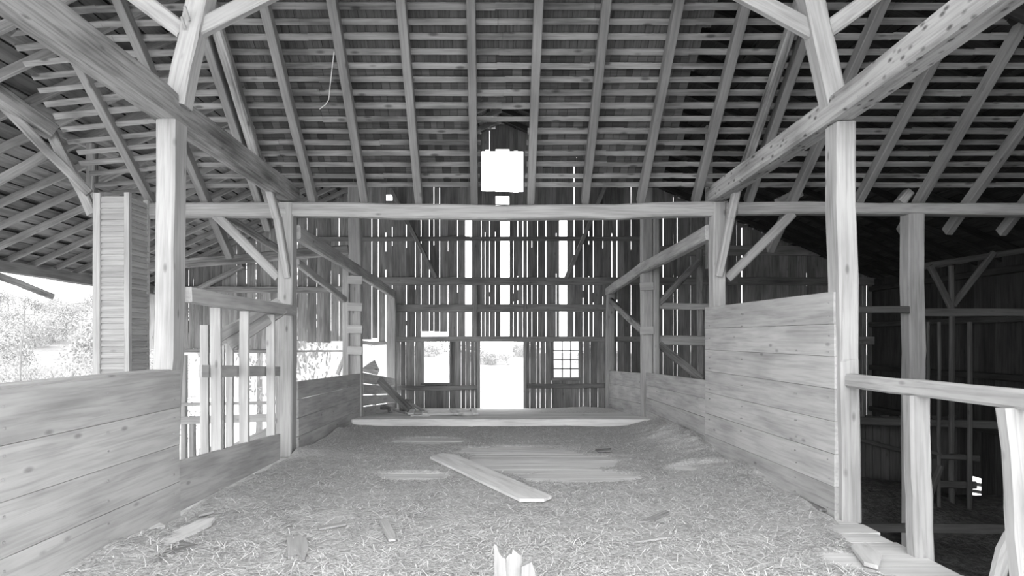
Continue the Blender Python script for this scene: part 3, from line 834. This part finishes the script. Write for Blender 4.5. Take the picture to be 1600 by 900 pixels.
slab('wood_scrap', 'offcut lying at the foot of the partition post', [(1262, 786), (1290, 792), (1300, 800), (1280, 798)], .04, .02, 'hewn_dark')
slab('wood_scrap', 'small dark chip near the bare floor patch', [(930, 704), (955, 702), (954, 706), (934, 707)], .04, .02, 'hewn_dark')
slab('wood_scrap', 'slim stick lying under the plank wall end', [(305, 805), (332, 799), (334, 802), (310, 808)], .05, .02, 'plank')
slab('wood_scrap', 'small stick lying beyond the small bent strip', [(495, 825), (540, 818), (541, 821), (498, 829)], .035, .015, 'plank')

bs = empty('broken_stub', P(803, 935, 4.27), 'splintered pale stub of board standing at the bottom edge', 'wood stub', None, 'thing')
prism('splinter', [P(773, 940, 4.25), P(772, 850, 4.25), P(776, 852, 4.25), P(780, 864, 4.25), (P(785, 871, 4.25)), P(790, 874, 4.25), P(792, 940, 4.25)], (0, .05, 0), 'splinter', bs)
prism('splinter', [P(790, 940, 4.28), P(791, 872, 4.28), P(796, 866, 4.28), P(800, 866, 4.28), P(801, 858, 4.28), P(806, 862, 4.28), P(812, 867, 4.28), P(815, 868, 4.28), P(816, 940, 4.28)], (0, .05, 0), 'splinter', bs)
prism('splinter', [P(814, 940, 4.24), P(815, 886, 4.24), P(831, 878, 4.24), P(837, 898, 4.24), P(838, 940, 4.24)], (0, .06, 0), 'splinter', bs)

# junk in the far corner
tag(board('leaning_plank', P(592, 593, 15.3), P(640, 640, 15.0), .16, .045, 'hewn_dark'), 'dark plank leaning on gapped wall in the littered corner', 'board', None, 'thing')
tag(prism('curved_board', [P(567, 580, 16), P(568, 575, 16), P(577, 568, 16), P(586, 563, 16), P(593, 578, 16), P(590, 586, 16)], (-.03, .04, 0), 'hewn_dark'), 'rounded board end poking above the gapped low wall', 'board', None, 'thing')
tag(board('leaning_strip', P(554, 652, 13.9), P(560, 620, 13.95), .1, .03, 'hewn'), 'short strip leaning at foot of the ladder post by the low wall', 'board', None, 'thing')
def lathe(name, prof, mat, parent, loc, n=20):
    vs, fs = [], []
    for (r, z) in prof:
        for i in range(n):
            a = 2 * math.pi * i / n; vs.append((r * math.cos(a), r * math.sin(a), z))
    for k in range(len(prof) - 1):
        for i in range(n):
            j = (i + 1) % n; fs.append((k * n + i, k * n + j, (k + 1) * n + j, (k + 1) * n + i))
    fs.append(tuple(range(n - 1, -1, -1)))
    me = mesh(name, vs, fs)
    for p in me.polygons: p.use_smooth = True
    return link(name, me, mat, parent, Matrix.Translation(loc))
bk_l = P(634, 640, 17.0); bk_l.z = fz(17.0) 
bk = empty('bucket', bk_l, 'squat round bucket behind the leaning plank', 'bucket', None, 'thing')
lathe('body', [(.15, 0), (.17, .1), (.18, .28), (.17, .28), (.16, .12), (.14, .02), (.001, .02)], 'metal', bk, bk_l)
lathe('rim', [(.18, .27), (.192, .27), (.192, .30), (.175, .30), (.175, .27)], 'metal', bk, bk_l)
fr = empty('wooden_frame', P(690, 650, 14.9), 'flat broken frame of boards on the floor by the sill', 'frame', None, 'thing')
zf = fz(14.8) 
for (a, b, h, zo) in (((642, 14.4), (672, 14.4), .06, .03), ((668, 14.4), (722, 14.6), .045, .07), ((715, 14.7), (744, 14.7), .09, .05), ((645, 15.4), (740, 15.4), .06, .03)):
    A = P(a[0], 640, a[1]); Bq = P(b[0], 640, b[1])
    board('frame_board', (A.x, A.y, zf + zo), (Bq.x, Bq.y, zf + zo + .01), h, .08, 'floor', fr)
for (px0, px1) in ((642, 646), (664, 662), (712, 706), (743, 738)):
    A = P(px0, 640, 14.4); Bq = P(px1, 640, 15.4)
    board('cross_slat', (A.x, A.y, zf + .08), (Bq.x, Bq.y, zf + .09), .03, .12, 'floor', fr)
for (lb, a, b, w) in (('stubby dark log end in the littered corner', (598, 637, 15.6), (612, 641, 15.2), .13), ('flat dark slab in the littered corner beside the wall', (588, 644, 14.9), (606, 643, 14.9), .07), ('pale stick crossing the litter below the bucket', (612, 640, 15.3), (634, 646, 14.8), .05), ('short pale batten propped on the broken frame', (646, 632, 15.3), (664, 644, 14.8), .06), ('small pale chunk at foot of the leaning plank', (640, 633, 15.5), (645, 642, 15.2), .12)):
    thing_timber('wood_offcut', lb, 'offcut', 'offcuts in the littered corner', pts=[P(*a), P(*b)], w=w, h=w, mat='hewn' if 'pale' in lb else 'hewn_dark', seg=2)

# hanging string
pts = [S(524, 75, -.09), S(522, 95, -.13), S(519, 125, -.16), S(517, 145, -.16), S(512, 153, -.16), S(503, 160, -.16)]
o = timber('hanging_string', pts, .009, .009, 'string', None, seg=2, wob=0, ch=.003)
tag(o, 'thin pale string hanging from a rafter', 'string', None, 'thing')

# ------------------------------------------------------------------ trees outside
def crown_mesh(seed, n=4200, lobes=14):
    rnd = random.Random(seed)
    L = [(Vector((rnd.uniform(-.55, .55), rnd.uniform(-.55, .55), rnd.uniform(.35, .95))), rnd.uniform(.22, .42)) for _ in range(lobes)]
    vs, fs = [], []
    for _ in range(n):
        c, r = rnd.choice(L)
        d = Vector((rnd.gauss(0, 1), rnd.gauss(0, 1), rnd.gauss(0, 1))).normalized()
        p = c + d * r * rnd.uniform(.7, 1.02)
        a = Vector((rnd.gauss(0, 1), rnd.gauss(0, 1), rnd.gauss(0, 1))).normalized()
        b = a.cross(d); 
        if b.length < .1: continue
        b.normalize(); s = rnd.uniform(.014, .032)
        k = len(vs)
        vs += [p - a * s, p + b * s * .6, p + a * s, p - b * s * .6]; fs.append((k, k + 1, k + 2, k + 3))
    return mesh('crown', vs, fs)
def trunk_mesh(seed):
    rnd = random.Random(seed); vs, fs = [], []
    n = 7; prof = [(.045, -.02), (.035, .2), (.03, .45), (.012, .85)]
    for (r, z) in prof:
        ox, oy = rnd.uniform(-.02, .02), rnd.uniform(-.02, .02)
        for i in range(n):
            a = 2 * math.pi * i / n; vs.append((ox + r * math.cos(a), oy + r * math.sin(a), z))
    for k in range(len(prof) - 1):
        for i in range(n):
            j = (i + 1) % n; fs.append((k * n + i, k * n + j, (k + 1) * n + j, (k + 1) * n + i))
    return mesh('trunk', vs, fs)
crowns = [crown_mesh(s) for s in (1, 2, 3, 4)]; trunks = [trunk_mesh(s) for s in (1, 2)]
for m_ in crowns: m_.materials.append(M['leaf'])
for m_ in trunks: m_.materials.append(M['bark'])
def tree(x, y, zg, h, wd, label, group, name='tree', cat='tree'):
    r = empty(name, (x, y, zg), label, cat, group, 'thing')
    r.rotation_euler = (0, 0, R(0, 6.28)); r.scale = (wd, wd, h)
    for nm, me in (('crown', random.choice(crowns)), ('trunk', random.choice(trunks))):
        o = bpy.data.objects.new(nm, me); col.objects.link(o); o.parent = r
placed = []
def scatter(n, y0, y1, p0, p1, wr, hr, gz, label, group, name='tree', cat='tree'):
    k = tries = 0
    while k < n and tries < 3000:
        tries += 1
        Y = R(y0, y1); px = R(p0, p1); wd = R(*wr)
        x = P(px, 540, Y).x
        if any(math.hypot(x - a, Y - b) < (wd + c) * 0.95 for (a, b, c) in placed): continue
        placed.append((x, Y, wd)); k += 1
        tree(x, Y, gz(x, Y), R(*hr), wd, label, group, name, cat)
scatter(34, 45, 120, -60, 250, (2.6, 4.4), (3.0, 4.6), lambda x, y: hill_z(x, y) - .3, 'washed-out leafy tree on the hillside beyond the open side', 'hillside trees beyond the open side')
scatter(16, 20, 42, -30, 230, (1.2, 2.0), (1.6, 3.0), lambda x, y: GZ - .3, 'pale leafy bush growing below the open side of the barn', 'bushes beyond the open side', 'bush', 'bush')
scatter(20, 92, 140, 290, 960, (2.6, 4.5), (2.6, 4.5), lambda x, y: GZ - .4, 'faint distant tree across the bright meadow', 'far tree line across the meadow')
tree(P(405, 600, 24).x, 24, GZ, 6.5, 3.0, 'slim tree trunk seen between the slats of the rack', None)
# bare thin tree against the hill
bt = empty('bare_sapling', P(32, 620, 19), 'thin bare sapling standing against the pale hillside', 'sapling', None, 'thing')
timber('stem', [P(30, 640, 19), P(33, 545, 19), P(39, 505, 19), P(37, 470, 19)], .07, .07, 'bark', bt, seg=4, ch=.02, taper=.4)
for (a, b) in (((38, 508), (54, 512)), ((37, 500), (24, 480)), ((38, 485), (47, 474)), ((35, 530), (26, 515))):
    timber('twig', [P(*a, 19), P(*b, 19)], .03, .03, 'bark', bt, seg=1, ch=.008, taper=.4)
